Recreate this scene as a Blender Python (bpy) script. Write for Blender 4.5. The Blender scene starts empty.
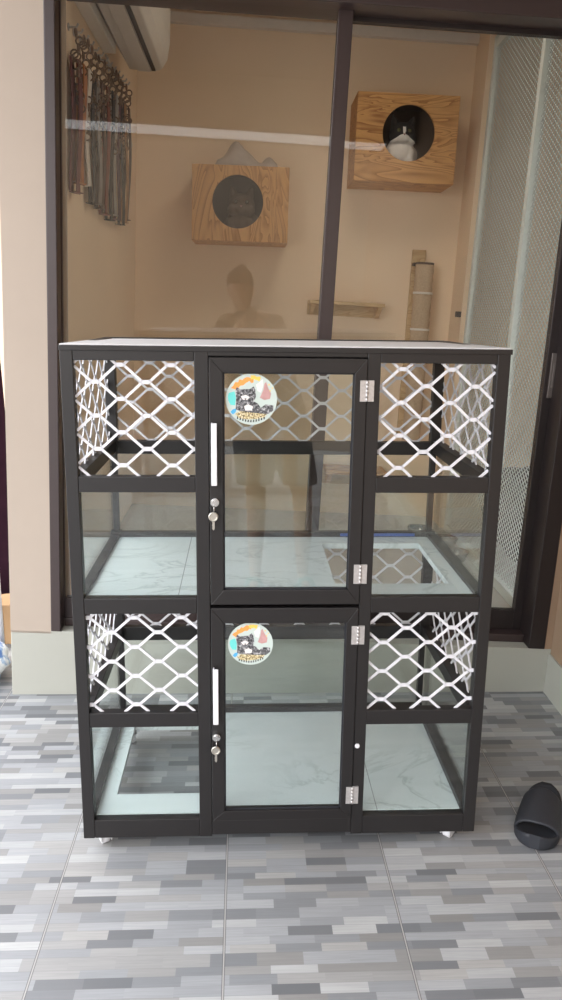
import bpy, bmesh, math, random
from mathutils import Vector, Matrix, Euler
random.seed(7)
PI = math.pi
SC = bpy.context.scene
COL = SC.collection

# ------------------------------------------------------------------ helpers
class MB:
    """collects simple shapes in one bmesh"""
    def __init__(s): s.bm = bmesh.new(); s.mi = 0
    def face(s, vs, smooth=False):
        try:
            f = s.bm.faces.new(vs); f.material_index = s.mi; f.smooth = smooth; return f
        except ValueError: return None
    def box(s, x0, x1, y0, y1, z0, z1, mat=None):
        c = [(x0,y0,z0),(x1,y0,z0),(x1,y1,z0),(x0,y1,z0),(x0,y0,z1),(x1,y0,z1),(x1,y1,z1),(x0,y1,z1)]
        v = [s.bm.verts.new(mat @ Vector(p) if mat else p) for p in c]
        for q in ((0,3,2,1),(4,5,6,7),(0,1,5,4),(1,2,6,5),(2,3,7,6),(3,0,4,7)): s.face([v[i] for i in q])
        return s
    def bar(s, a, b, w, h, up=(0,0,1)):
        """rectangular bar from a to b, w across, h along up"""
        a, b = Vector(a), Vector(b); d = (b-a).normalized(); up = Vector(up)
        x = d.cross(up).normalized(); u = x.cross(d).normalized()
        v = []
        for p in (a, b):
            for i, j in ((-1,-1),(1,-1),(1,1),(-1,1)): v.append(s.bm.verts.new(p + x*(w/2*i) + u*(h/2*j)))
        for q in ((0,1,2,3),(7,6,5,4),(0,4,5,1),(1,5,6,2),(2,6,7,3),(3,7,4,0)): s.face([v[i] for i in q])
        return s
    def tube(s, pts, r, n=10, caps=True, smooth=True):
        pts = [Vector(p) for p in pts]; rs = r if isinstance(r, (list, tuple)) else [r]*len(pts)
        rings = []; ref = Vector((0,0,1))
        d0 = (pts[1]-pts[0]).normalized()
        if abs(d0.dot(ref)) > .9: ref = Vector((1,0,0))
        for i, p in enumerate(pts):
            d = (pts[min(i+1,len(pts)-1)] - pts[max(i-1,0)]).normalized()
            x = d.cross(ref)
            if x.length < 1e-5: x = d.cross(Vector((0,1,0)))
            x.normalize(); y = x.cross(d).normalized(); ref = y if y.length > 0 else ref
            rings.append([s.bm.verts.new(p + (x*math.cos(2*PI*k/n) + y*math.sin(2*PI*k/n))*rs[i]) for k in range(n)])
        for a, b in zip(rings, rings[1:]):
            for k in range(n): s.face([a[k], a[(k+1)%n], b[(k+1)%n], b[k]], smooth)
        if caps:
            s.face(rings[0][::-1]); s.face(rings[-1])
        return s
    def ring(s, c, R, r, axis='y', n=20, m=8, arc=2*PI):
        pts = []
        for i in range(n+1):
            t = arc*i/n; a, b = math.cos(t)*R, math.sin(t)*R
            pts.append(Vector(c) + Vector({'y':(a,0,b),'x':(0,a,b),'z':(a,b,0)}[axis]))
        return s.tube(pts, r, m)
    def cyl(s, a, b, r, n=20): return s.tube([a, b], r, n)
    def prism(s, poly, y0, y1, plane='xz'):
        f = (lambda p, t: (p[0], t, p[1])) if plane == 'xz' else ((lambda p, t: (p[0], p[1], t)) if plane == 'xy' else (lambda p, t: (t, p[0], p[1])))
        A = [s.bm.verts.new(f(p, y0)) for p in poly]; B = [s.bm.verts.new(f(p, y1)) for p in poly]
        s.face(A); s.face(B[::-1]); n = len(poly)
        for i in range(n): s.face([A[i], B[i], B[(i+1)%n], A[(i+1)%n]])
        return s
    def sphere(s, c, r, nu=20, nv=12, rot=None):
        c = Vector(c); r = Vector(r) if not isinstance(r, (int, float)) else Vector((r,r,r))
        rows = []
        for j in range(nv+1):
            ph = PI*j/nv; row = []
            for i in range(nu):
                th = 2*PI*i/nu
                p = Vector((r.x*math.sin(ph)*math.cos(th), r.y*math.sin(ph)*math.sin(th), r.z*math.cos(ph)))
                if rot: p = rot @ p
                row.append(p + c)
            rows.append(row)
        top = s.bm.verts.new(rows[0][0]); bot = s.bm.verts.new(rows[-1][0])
        vr = [[s.bm.verts.new(p) for p in row] for row in rows[1:-1]]
        for i in range(nu):
            k = (i+1) % nu
            s.face([top, vr[0][i], vr[0][k]], True); s.face([bot, vr[-1][k], vr[-1][i]], True)
            for a, b in zip(vr, vr[1:]): s.face([a[i], b[i], b[k], a[k]], True)
        return s
    def shift(s, v):
        bmesh.ops.translate(s.bm, vec=Vector(v), verts=s.bm.verts); return s
    def build(s, name, mats, parent=None, off=None, bevel=0, world=None, loc=None):
        if off is not None: s.shift(-Vector(off))
        bmesh.ops.recalc_face_normals(s.bm, faces=s.bm.faces)
        me = bpy.data.meshes.new(name); s.bm.to_mesh(me); s.bm.free()
        for m in (mats if isinstance(mats, (list, tuple)) else [mats]): me.materials.append(m)
        o = bpy.data.objects.new(name, me); COL.objects.link(o)
        if parent: o.parent = parent
        if world is not None: o.matrix_world = world
        if loc is not None: o.location = loc
        if bevel:
            b = o.modifiers.new('bevel', 'BEVEL'); b.width = bevel; b.segments = 2; b.limit_method = 'ANGLE'; b.harden_normals = False
        return o

def tag(o, label, cat, group=None):
    o['label'] = label; o['category'] = cat
    if group: o['group'] = group
    return o
def struct(o): o['kind'] = 'structure'; return o
def empty(name, world=None, loc=None):
    o = bpy.data.objects.new(name, None); COL.objects.link(o); o.empty_display_size = .05
    if world is not None: o.matrix_world = world
    if loc is not None: o.location = loc
    return o

# ------------------------------------------------------------------ materials
def newmat(name):
    m = bpy.data.materials.new(name); m.use_nodes = True; nt = m.node_tree; nt.nodes.clear()
    out = nt.nodes.new('ShaderNodeOutputMaterial'); return m, nt, out
class N:
    def __init__(s, nt): s.nt = nt
    def n(s, t, ins=None, **kw):
        nd = s.nt.nodes.new(t)
        for k, v in kw.items(): setattr(nd, k, v)
        for k, v in (ins or {}).items():
            if isinstance(v, bpy.types.NodeSocket): s.nt.links.new(v, nd.inputs[k])
            else: nd.inputs[k].default_value = v
        return nd
    def m(s, op, a, b=0.0, c=0.0):
        return s.n('ShaderNodeMath', {0:a, 1:b, 2:c}, operation=op).outputs[0]
    def mix(s, f, a, b, bt='MIX'):
        nd = s.nt.nodes.new('ShaderNodeMix'); nd.data_type = 'RGBA'; nd.blend_type = bt
        for i, v in ((0,f),(6,a),(7,b)):
            if isinstance(v, bpy.types.NodeSocket): s.nt.links.new(v, nd.inputs[i])
            else: nd.inputs[i].default_value = v if i == 0 else (*v[:3], 1)
        return nd.outputs[2]
    def ramp(s, f, stops):
        nd = s.n('ShaderNodeValToRGB', {0:f}); cr = nd.color_ramp
        while len(cr.elements) < len(stops): cr.elements.new(.5)
        for e, (p, c) in zip(cr.elements, stops): e.position = p; e.color = (*c, 1)
        return nd.outputs[0]
def pbsdf(N_, out, col, rough=.5, metal=0., spec=.5, bump=None, coat=0.):
    ins = {'Base Color': col if isinstance(col, bpy.types.NodeSocket) else (*col, 1), 'Roughness': rough, 'Metallic': metal, 'Specular IOR Level': spec, 'Coat Weight': coat}
    if bump is not None: ins['Normal'] = bump
    p = N_.n('ShaderNodeBsdfPrincipled', ins); N_.nt.links.new(p.outputs[0], out.inputs[0]); return p
def plain(name, col, rough=.5, metal=0., spec=.5, var=.06, scale=30., bump=0., coat=0.):
    m, nt, out = newmat(name); n = N(nt)
    tc = n.n('ShaderNodeTexCoord').outputs['Object']
    no = n.n('ShaderNodeTexNoise', {'Vector':tc, 'Scale':scale, 'Detail':4.})
    c = n.mix(no.outputs[0], [max(0, x*(1-var)) for x in col], [min(1, x*(1+var)) for x in col])
    b = None
    if bump: b = n.n('ShaderNodeBump', {'Height':no.outputs[0], 'Strength':bump, 'Distance':.005}).outputs[0]
    pbsdf(n, out, c, rough, metal, spec, b, coat); return m
def glassmat(name, tint=(1,1,1), base=.04, gl=(1,1,1)):
    m, nt, out = newmat(name); n = N(nt)
    lw = n.n('ShaderNodeLayerWeight', {'Blend':.5}).outputs['Facing']
    f = n.m('ADD', n.m('MULTIPLY', n.m('POWER', lw, 5.), 1-base), base)
    t = n.n('ShaderNodeBsdfTransparent', {'Color':(*tint,1)}); g = n.n('ShaderNodeBsdfGlossy', {'Color':(*gl,1), 'Roughness':0.})
    mx = n.n('ShaderNodeMixShader', {0:f, 1:t.outputs[0], 2:g.outputs[0]})
    nt.links.new(mx.outputs[0], out.inputs[0]); return m

def wood(name, c0, c1, ax='x', sc=6.):
    m, nt, out = newmat(name); n = N(nt)
    tc = n.n('ShaderNodeTexCoord').outputs['Object']
    mp = n.n('ShaderNodeMapping', {'Vector':tc, 'Scale':{'x':(1.2,6,6),'z':(6,6,1.2),'y':(6,1.2,6)}[ax]}).outputs[0]
    w = n.n('ShaderNodeTexNoise', {'Vector':mp, 'Scale':sc*.26, 'Detail':2.5, 'Distortion':1.0}).outputs[0]
    rings = n.m('FRACT', n.m('MULTIPLY', w, 10.))
    rings = n.m('POWER', rings, 2.5)
    f = n.n('ShaderNodeTexNoise', {'Vector':mp, 'Scale':sc*7, 'Detail':4.}).outputs[0]
    c = n.mix(rings, c0, c1); c = n.mix(n.m('MULTIPLY', f, .3), c, c1)
    pbsdf(n, out, c, .6, 0, .3); return m

def floor_mat():
    m, nt, out = newmat('strip_tile'); n = N(nt)
    tc = n.n('ShaderNodeTexCoord').outputs['Object']; sp = n.n('ShaderNodeSeparateXYZ', {0:tc})
    x, y = sp.outputs[0], sp.outputs[1]
    xt = n.m('SUBTRACT', x, -.0366)
    ti = n.m('FLOOR', n.m('DIVIDE', xt, .4))
    # rows of strips
    rv = n.n('ShaderNodeTexVoronoi', {'W':n.m('DIVIDE', y, .0262), 'Scale':1., 'Randomness':.8}, voronoi_dimensions='1D')
    rid = n.n('ShaderNodeSeparateColor', {0:rv.outputs['Color']}).outputs[0]
    rid2 = n.m('ADD', n.m('MULTIPLY', rid, 371.3), n.m('MULTIPLY', ti, 17.7))
    cell = n.m('FLOOR', n.m('DIVIDE', n.m('ADD', xt, n.m('MULTIPLY', n.m('FLOOR', n.m('MULTIPLY', rid, 4.)), .029)), .1))
    cv = n.n('ShaderNodeTexWhiteNoise', {'Vector':n.n('ShaderNodeCombineXYZ', {0:n.m('ADD', cell, .5), 1:n.m('MULTIPLY', rid, 371.3), 2:0.}).outputs[0]}, noise_dimensions='3D')
    cs = n.n('ShaderNodeSeparateColor', {0:cv.outputs['Color']})
    v1 = cs.outputs[0]; v2 = cs.outputs[1]
    base = n.ramp(v1, [(0,(.120,.126,.134)),(.2,(.175,.183,.193)),(.45,(.255,.266,.278)),(.75,(.335,.344,.354)),(1,(.42,.425,.42))])
    warm = n.mix(n.m('MULTIPLY', n.m('GREATER_THAN', v2, .72), .55), base, (.29,.28,.262), 'MIX')
    # streaks along each strip
    cx = n.n('ShaderNodeCombineXYZ', {0:n.m('ADD', n.m('MULTIPLY', x, 9.), n.m('MULTIPLY', v1, 60.)), 1:n.m('MULTIPLY', y, 230.), 2:rid2})
    st = n.n('ShaderNodeTexNoise', {'Vector':cx.outputs[0], 'Scale':1., 'Detail':5., 'Roughness':.6, 'Distortion':.4}).outputs[0]
    c = n.mix(n.m('MULTIPLY', n.m('SUBTRACT', st, .35), 1.0), warm, (.11,.115,.125), 'MIX')
    c = n.mix(.30, c, warm)
    # thin lines between strips
    rd = n.n('ShaderNodeTexVoronoi', {'W':n.m('DIVIDE', y, .0262), 'Scale':1., 'Randomness':.8}, voronoi_dimensions='1D', feature='DISTANCE_TO_EDGE').outputs['Distance']
    c = n.mix(n.m('MULTIPLY', n.m('LESS_THAN', rd, .03), .22), c, (.12,.12,.12))
    fx = n.m('ABSOLUTE', n.m('SUBTRACT', n.m('FRACT', n.m('ADD', n.m('DIVIDE', xt, .4), .5)), .5))
    g = n.m('LESS_THAN', fx, .0042)
    c = n.mix(g, c, (.34,.33,.32)); g2 = n.m('MULTIPLY', n.m('LESS_THAN', n.m('ABSOLUTE', n.m('SUBTRACT', fx, .0058)), .0022), .8)
    c = n.mix(g2, c, (.09,.09,.09))
    dirt = n.n('ShaderNodeTexNoise', {'Vector':tc, 'Scale':2.2, 'Detail':6.}).outputs[0]
    c = n.mix(n.m('MULTIPLY', n.m('SUBTRACT', dirt, .42), .5), c, (.20,.18,.17))
    bump = n.n('ShaderNodeBump', {'Height':n.m('SUBTRACT', 1., g), 'Strength':.4, 'Distance':.002}).outputs[0]
    pbsdf(n, out, c, .42, 0, .4, bump); return m

def marble_mat(name, joint, seed):
    m, nt, out = newmat(name); n = N(nt)
    tc = n.n('ShaderNodeTexCoord').outputs['Object']
    mp = n.n('ShaderNodeMapping', {'Vector':tc, 'Location':(seed,seed*.3,0), 'Scale':(1,1.6,1)}).outputs[0]
    no = n.n('ShaderNodeTexNoise', {'Vector':mp, 'Scale':2.6, 'Detail':8., 'Roughness':.6, 'Distortion':1.3}).outputs[0]
    vein = n.m('ABSOLUTE', n.m('SUBTRACT', no, .5)); vein = n.m('SUBTRACT', 1., n.m('MINIMUM', n.m('MULTIPLY', vein, 42.), 1.))
    no2 = n.n('ShaderNodeTexNoise', {'Vector':mp, 'Scale':1.5, 'Detail':3.}).outputs[0]
    vein = n.m('MULTIPLY', vein, n.m('MINIMUM', n.m('MAXIMUM', n.m('MULTIPLY', n.m('SUBTRACT', no2, .40), 6.), 0.), 1.))
    cl = n.n('ShaderNodeTexNoise', {'Vector':mp, 'Scale':3.5, 'Detail':5.}).outputs[0]
    c = n.mix(n.m('MULTIPLY', cl, .5), (.615,.665,.675), (.525,.58,.59))
    c = n.mix(n.m('MULTIPLY', vein, .6), c, (.36,.40,.40))
    sp = n.n('ShaderNodeSeparateXYZ', {0:tc})
    j = n.m('LESS_THAN', n.m('ABSOLUTE', n.m('SUBTRACT', sp.outputs[0], joint)), .0011)
    c = n.mix(n.m('MULTIPLY', j, .75), c, (.20,.20,.20))
    pbsdf(n, out, c, .25, 0, .5); return m

M = {}
M['floor'] = floor_mat()
M['alu'] = plain('dark_brown_aluminium', (.0115,.0100,.0102), .42, 0., .5, .12, 40)
M['alu_door'] = plain('dark_brown_aluminium_door', (.0108,.0092,.0094), .40, 0., .5, .12, 40)
M['white_steel'] = plain('white_painted_steel', (0.6942,0.6942,0.7298), .45, 0, .4, .03)
M['glass'] = glassmat('cage_glass', (.94,.965,.955), .042)
M['winglass'] = glassmat('window_glass', (.985,.985,.975), .032)
M['marble_a'] = marble_mat('white_marble_tile', -.255, 1.7)
M['marble_b'] = marble_mat('white_marble_tile_lower', .250, 5.1)
M['top'] = plain('white_laminate', (0.6408,0.6408,0.6497), .35, 0, .5, .03, 12)
M['chrome'] = plain('brushed_chrome', (.62,.61,.60), .25, 1., .5, .08, 60)
M['hinge'] = plain('galvanised_hinge', (.55,.53,.52), .4, .6, .5, .25, 160)
M['white_plastic'] = plain('white_plastic', (.70,.70,.73), .4, 0, .5, .02)
M['grey_plastic'] = plain('grey_plastic', (.55,.55,.56), .5)
M['cream'] = plain('cream_plinth_paint', (0.3738,0.3738,0.3293), .55, 0, .3, .05, 5, .15)
M['salmon'] = plain('beige_wall_paint', (0.4005,0.3337,0.2759), .7, 0, .2, .05, 6, .15)
M['tan'] = plain('tan_wall_paint', (0.3204,0.2225,0.1513), .7, 0, .2, .05, 6, .15)
M['winframe'] = plain('mauve_brown_window_frame', (0.04094,0.0267,0.02581), .38, 0, .5, .1, 30)
M['windark'] = plain('dark_shaded_window_frame', (0.01424,0.0089,0.0089), .45, 0, .5, .1, 30)  # darker copy of the frame colour; paints shade on the right jamb
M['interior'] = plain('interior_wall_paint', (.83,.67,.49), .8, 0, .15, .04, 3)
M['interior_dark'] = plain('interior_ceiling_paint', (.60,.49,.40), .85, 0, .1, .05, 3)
M['cornice'] = plain('cornice_white', (.72,.68,.62), .7)
M['interior_floor'] = plain('interior_tile', (.60,.585,.55), .25, 0, .5, .04, 4)
M['bowl'] = plain('dark_steel_bowl', (.22,.22,.23), .16, 1., .5, .05, 30)
M['latch'] = plain('dull_latch', (.16,.14,.13), .45, .7)
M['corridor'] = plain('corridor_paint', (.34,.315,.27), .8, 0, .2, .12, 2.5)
M['mesh_frame'] = plain('mesh_frame_white', (.66,.72,.69), .45)
M['wood_h'] = wood('pine_horizontal', (.66,.36,.13), (.30,.12,.035), 'x')
M['wood_v'] = wood('pine_vertical', (.66,.37,.14), (.33,.14,.04), 'z')
M['wood_pale'] = wood('pine_pale', (.62,.45,.25), (.46,.30,.14), 'x')
M['sisal'] = plain('sisal_rope', (.50,.38,.26), .9, 0, .1, .2, 120, .6)
M['shade_and_fittings'] = plain('box_shade_and_post_fittings', (.045,.026,.018), .9)  # dark brown post fittings; in the cat boxes it paints interior shade
M['ac'] = plain('ac_white', (.66,.62,.56), .4)
M['ac_dark'] = plain('ac_slot', (.03,.025,.02), .6)
M['rubber'] = plain('black_rubber', (.022,.024,.030), .55, 0, .4, .15, 90)
M['skin'] = plain('skin', (.50,.30,.20), .5, 0, .4, .06, 20)
M['shirt'] = plain('dark_shirt', (.035,.035,.04), .9, 0, .2, .2, 50)
M['shorts'] = plain('dark_shorts', (.05,.045,.045), .9, 0, .2, .2, 50)
M['hair'] = plain('black_hair', (.012,.010,.009), .6)
M['phone'] = plain('black_phone', (.015,.015,.017), .2)
M['roof'] = plain('roof_underside', (.26,.22,.19), .8)
M['opposite'] = plain('opposite_wall_paint', (.31,.25,.19), .8, 0, .1, .1, .6)
M['ground'] = plain('concrete', (.40,.39,.37), .8)
M['sky_band'] = plain('sky_band_white', (.80,.79,.76), .5)  # pale colour standing in for a strip of bright sky

# ------------------------------------------------------------------ frames of reference
RH = Matrix(((0.9990724004507566, 0.009482827643868711, 0.04200493586996412), (-0.009491204550702423, 0.999954957503675, 0.0), (-0.042003043862794576, -0.00039867743848096687, 0.9991174031927179)))
HM = Matrix.Translation((0, .868, 0)) @ RH.to_4x4()       # the house stands plumb on a terrace floor that slopes
def H0(x, y, z): return HM @ Matrix.Translation((x, y, z))
def H(x, y, z): return H0(x, y, z + .012*y)          # wall-hung things
def hbox(name, mat, *b, bevel=0):
    return struct(MB().box(*b).build(name, mat, world=HM, bevel=bevel))

# ------------------------------------------------------------------ camera
pit, yaw, rol = map(math.radians, (13.319244, 2.780513, .733441))
fw = Vector((math.sin(yaw)*math.cos(pit), math.cos(yaw)*math.cos(pit), -math.sin(pit)))
rt = Vector((math.cos(yaw), -math.sin(yaw), 0)); up = rt.cross(fw)
rt2 = rt*math.cos(rol) + up*math.sin(rol); up2 = -rt*math.sin(rol) + up*math.cos(rol)
CAM = Vector((.403964, -1.789579, 1.351133))
cam = bpy.data.cameras.new('camera'); cam.sensor_fit = 'VERTICAL'; cam.sensor_height = 36.; cam.lens = 795.1373/1000*36; cam.clip_start = .01
co = bpy.data.objects.new('camera', cam); COL.objects.link(co)
CR = Matrix((rt2, up2, -fw)).transposed()
co.matrix_world = Matrix.Translation(CAM) @ CR.to_4x4()
SC.camera = co

# ------------------------------------------------------------------ terrace and house shell
fl = MB(); fl.box(-6, 4, -5.5, 3.6, -.12, 0)
struct(fl.build('floor', M['floor']))
hbox('wall_column', M['salmon'], -.425, -.284, 0, .30, .222, 3.0)
hbox('baseboard_front', M['cream'], -.425, 1.75, 0, .13, -.14, .232, bevel=.003)
hbox('baseboard_inner', M['cream'], -.425, 1.75, .13, .32, -.14, .20)
hbox('baseboard_column', M['cream'], -.425, -.284, .32, .40, -.14, .222)
hbox('wall_front_right', M['tan'], 1.49, 1.75, 0, .30, .232, 3.0)
hbox('wall_front_top', M['salmon'], -.284, 1.49, 0, .30, 2.42, 3.0)
hbox('wall_right', M['tan'], 1.515, 1.70, -5.6, -.001, .215, 2.9)
hbox('baseboard_right', M['cream'], 1.508, 1.70, -5.6, -.001, -.25, .215)
# interior
hbox('wall_back', M['interior'], -.42, 2.45, 2.05, 2.2, .0, 3.0)
hbox('wall_interior_left', M['interior'], -.42, -.296, .31, 2.05, .0, 3.0)
hbox('wall_front_inner', M['corridor'], 1.60, 2.45, .16, .30, 1.35, 3.0)  # upper part only: shaped to shade the corridor, open below for daylight
hbox('wall_pillar', M['interior'], 1.525, 1.585, 1.80, 2.05, .2, 3.0)
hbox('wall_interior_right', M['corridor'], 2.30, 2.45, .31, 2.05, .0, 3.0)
hbox('floor_interior', M['interior_floor'], -.296, 2.30, .32, 2.05, .05, .20)
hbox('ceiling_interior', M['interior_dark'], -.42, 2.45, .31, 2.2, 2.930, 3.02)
hbox('trim_1', M['cornice'], -.296, 1.525, 2.012, 2.05, 2.829, 2.876)
# left recess behind the column
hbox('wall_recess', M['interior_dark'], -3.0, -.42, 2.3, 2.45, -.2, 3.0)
# terrace roof with an edge beam
hbox('ceiling', M['roof'], -1.15, 1.7, -3.25, 0, 2.95, 3.03)
hbox('trim_2', M['roof'], -1.15, 1.7, -3.31, -3.25, 2.607, 3.05)
hbox('wall_opposite', M['opposite'], -2.7, 8, -9.3, -9.0, -1.0, 3.645)
hbox('trim_sky_band', M['sky_band'], -2.75, 8.05, -9.32, -8.97, 3.645, 3.86)  # added pale band imitating the bright sky line reflected in the window
hbox('ground', M['ground'], -30, 30, -9, -5.6, -.4, -.3)

# window: outer frame, left leaf, right leaf
f = MB()
f.box(-.284, -.250, -.004, .050, .232, 2.42)          # left jamb
f.box(-.250, 1.430, -.004, .155, 2.282, 2.42)         # header
f.box(-.250, 1.430, .052, .155, .232, .262)           # track
struct(f.build('trim_4', M['winframe'], world=HM, bevel=.003))
struct(MB().box(1.430, 1.490, -.004, .155, .232, 2.42).build('trim_5', M['windark'], world=HM, bevel=.003))  # same frame as the left jamb; shade put into its darker colour
w1 = MB()
w1.box(-.266, -.2465, .052, .068, .262, 2.32); w1.box(.598, .644, .055, .09, .262, 2.32)
w1.box(-.2465, .598, .055, .085, .262, .338); w1.box(-.2465, .598, .055, .085, 2.305, 2.32)
L1 = struct(w1.build('window_1', M['winframe'], world=HM, bevel=.002))
MB().box(-.2465, .598, .058, .064, .338, 2.305).build('glass_pane', M['winglass'], L1)
w2 = MB()
w2.box(.600, .642, .10, .13, .262, 2.30); w2.box(1.400, 1.462, .10, .135, .262, 2.30)
w2.box(.642, 1.400, .10, .13, .262, .338); w2.box(.642, 1.400, .10, .13, 2.268, 2.30)
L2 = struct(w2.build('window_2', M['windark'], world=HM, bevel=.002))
MB().box(.642, 1.400, .113, .119, .338, 2.268).build('glass_pane', M['winglass'], L2)
lk = MB(); lk.box(1.414, 1.440, .092, .10, 1.13, 1.285); lk.box(1.421, 1.431, .088, .092, 1.165, 1.25)
lk.build('latch', M['latch'], L2, bevel=.002)

# ------------------------------------------------------------------ the cat cage
W, HT, D = 1.005, 1.2754, .571
P0 = Vector((W/2, D/2, 0))
cage = empty('cat_cage', loc=P0)
tag(cage, 'two-tier dark brown aluminium and glass cat cage with white mesh standing on the grey tiles', 'cage')
FB = .041; PT = .028
fr = MB()
for z0, z1 in ((FB, HT-.001),):
    fr.box(0, .0284, 0, PT, z0, z1); fr.box(.9755, W, 0, PT, z0, z1)
    fr.box(.2938, .3255, 0, PT, z0, z1); fr.box(.6815, .7111, 0, PT, z0, z1)
def hb(x0, x1, y0, y1, z0, z1): fr.box(x0, x1, y0, y1, z0, z1)
for x0, x1 in ((.0284,.2938),(.7111,.9755)):
    hb(x0, x1, .001, PT-.001, 1.2421, HT-.001); hb(x0, x1, .001, PT-.001, .9438, .9805)
    hb(x0, x1, .001, PT-.001, .6474, .6862); hb(x0, x1, .001, PT-.001, .3507, .3890); hb(x0, x1, .001, PT-.001, FB, .0920)
hb(.3255, .6815, .001, PT-.001, 1.2535, HT-.001); hb(.3255, .6815, .0225, .04, 1.235, 1.2545); hb(.3255, .6815, .024, .05, .645, .684); hb(.3255, .6815, .001, PT, FB+.004, .0860)
# rear posts: wide in the mesh zones, slim beside the glass
for zz0, zz1, wide in ((FB,.351,0),(.351,.70,1),(.70,.937,0),(.937,HT-.001,1)):
    for s in (0, 1):
        a, b = (.004,.034) if wide else (.012,.029)
        if s: a, b = (W-.008-b, W-.008-a)
        fr.box(a, b, D-.03 if wide else D-.02, D, zz0, zz1)
for z0, z1 in ((1.242,HT-.001),(.937,.976),(.647,.6965),(.346,.390),(FB,.114)):
    fr.box(.03, W-.034, D-.026, D-.002, z0, z1)
for s in (0, 1):
    for z0, z1 in ((1.242,HT-.001),(.9438,.9805),(.6474,.6905),(.3507,.3890),(FB,.110)):
        x0, x1 = (.005,.030) if not s else (W-.035,W-.006)
        fr.box(x0, x1, PT, D-.02, z0, z1)
fr.build('frame', M['alu'], cage, P0, bevel=.0016)

# expanded metal panels
def expanded(u0, u1, v0, v1, ph_u, ph_v, PU=.1125, PV=.0757, w=.0060, nb=.0100, nt=.0092, th=.003):
    """strands in the (u, v) plane, clipped to the rectangle; returns a list of segments (u0,v0,u1,v1,width)"""
    segs = []
    def clip(a, b):
        (x0, y0), (x1, y1) = a, b; t0, t1 = 0., 1.; dx, dy = x1-x0, y1-y0
        for p, q in ((-dx, x0-u0), (dx, u1-x0), (-dy, y0-v0), (dy, v1-y0)):
            if abs(p) < 1e-12:
                if q < 0: return None
            else:
                r = q/p
                if p < 0: t0 = max(t0, r)
                else: t1 = min(t1, r)
        if t0 >= t1: return None
        return (x0+dx*t0, y0+dy*t0, x0+dx*t1, y0+dy*t1)
    iu0 = int((u0-ph_u)/PU)-2; iu1 = int((u1-ph_u)/PU)+2; iv0 = int((v0-ph_v)/PV)-2; iv1 = int((v1-ph_v)/PV)+2
    for i in range(iu0, iu1):
        for j in range(iv0, iv1):
            for k in (0, 1):
                cu, cv = ph_u+(i+.5*k)*PU, ph_v+(j+.5*k)*PV
                c = clip((cu-nb, cv), (cu+nb, cv))
                if c and v0 < cv < v1: segs.append((*c, nt))
                for sx in (-1, 1):
                    for sy in (-1, 1):
                        e = (cu+sx*(nb-.001), cv+sy*.0015)
                        t = (cu+sx*PU/4, cv+sy*PV/4)
                        c = clip(e, t)
                        if c: segs.append((*c, w))
    return segs
def mesh_front(x0, x1, z0, z1, pu, pv, y):
    b = MB()
    for (a, c, e, g, w) in expanded(x0, x1, z0, z1, pu, pv): b.bar((a, y, c), (e, y, g), .0032, w, up=Vector((0,0,1)) if abs(g-c) < 1e-6 else Vector((-(g-c),0,e-a)))
    return b
def mesh_side(y0, y1, z0, z1, pu, pv, x):
    b = MB()
    for (a, c, e, g, w) in expanded(y0, y1, z0, z1, pu, pv): b.bar((x, a, c), (x, e, g), .0032, w, up=Vector((0,0,1)) if abs(g-c) < 1e-6 else Vector((0,-(g-c),e-a)))
    return b
for (x0, x1, z0, z1, pu, pv) in ((.0284,.2938,.978,1.2445,.1296,1.2324),(.7111,.9755,.978,1.2445,.7632,1.2285),
                                 (.0284,.2938,.387,.650,.0867,.5966),(.7111,.9755,.387,.650,.7470,.5660)):
    mesh_front(x0, x1, z0, z1, pu, pv, .012).build('mesh_panel', M['white_steel'], cage, P0)
for x in (.012, W-.013):
    for z0, z1, pv in ((.978,1.2445,1.217),(.387,.650,.60)):
        mesh_side(PT, D-.03, z0, z1, .07, pv, x).build('mesh_panel', M['white_steel'], cage, P0)
for z0, z1, pv in ((.974,1.2445,1.24),(.388,.650,.585)):
    mesh_front(.034, W-.034, z0, z1, .075, pv, D-.012).build('mesh_panel', M['white_steel'], cage, P0)
# glass
for x0, x1 in ((.0284,.2938),(.7111,.9755)):
    for z0, z1 in ((.686,.944),(.092,.351)):
        MB().box(x0, x1, .012, .016, z0, z1).build('glass_pane', M['glass'], cage, P0)
for x in (.014, W-.018):
    for z0, z1 in ((.690,.944),(.110,.351)):
        MB().box(x, x+.004, PT, D-.02, z0, z1).build('glass_pane', M['glass'], cage, P0)
for z0, z1 in ((.6965,.937),(.114,.346)):
    MB().box(.029, W-.037, D-.014, D-.010, z0, z1).build('glass_pane', M['glass'], cage, P0)
# tiled floors with a cat hatch
def floor_panel(zt, hx0, hx1, hy0, hy1, mat):
    b = MB(); z0 = zt-.016; X0, X1, Y0, Y1 = .030, W-.036, PT-.004, D-.026
    b.box(X0, X1, Y0, hy0, z0, zt); b.box(X0, X1, hy1, Y1, z0, zt); b.box(X0, hx0, hy0, hy1, z0, zt); b.box(hx1, X1, hy0, hy1, z0, zt)
    return b.build('floor_panel', mat, cage, P0)
floor_panel(.6818, .637, .928, .115, .474, M['marble_a'])
floor_panel(.0950, .069, .345, .108, .468, M['marble_b'])
# top sheet
tp = MB(); tp.prism([(.004,HT-.014),(D,HT-.014),(D,HT-.0045),(.004,HT+.0025)], 0, W, 'yz')
tp.build('top_panel', M['top'], cage, P0, bevel=.001)
lip = MB(); lip.box(-.001, W+.003, -.002, .006, HT-.012, HT-.0005)
lip.build('top_trim', M['alu'], cage, P0, bevel=.001)
# blue protective film left on the rear rail
bf = MB(); bf.box(.70, .93, D-.0275, D-.026, .684, .693)
bf.build('film_strip', plain('blue_film', (.05,.10,.32), .4), cage, P0)

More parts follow.
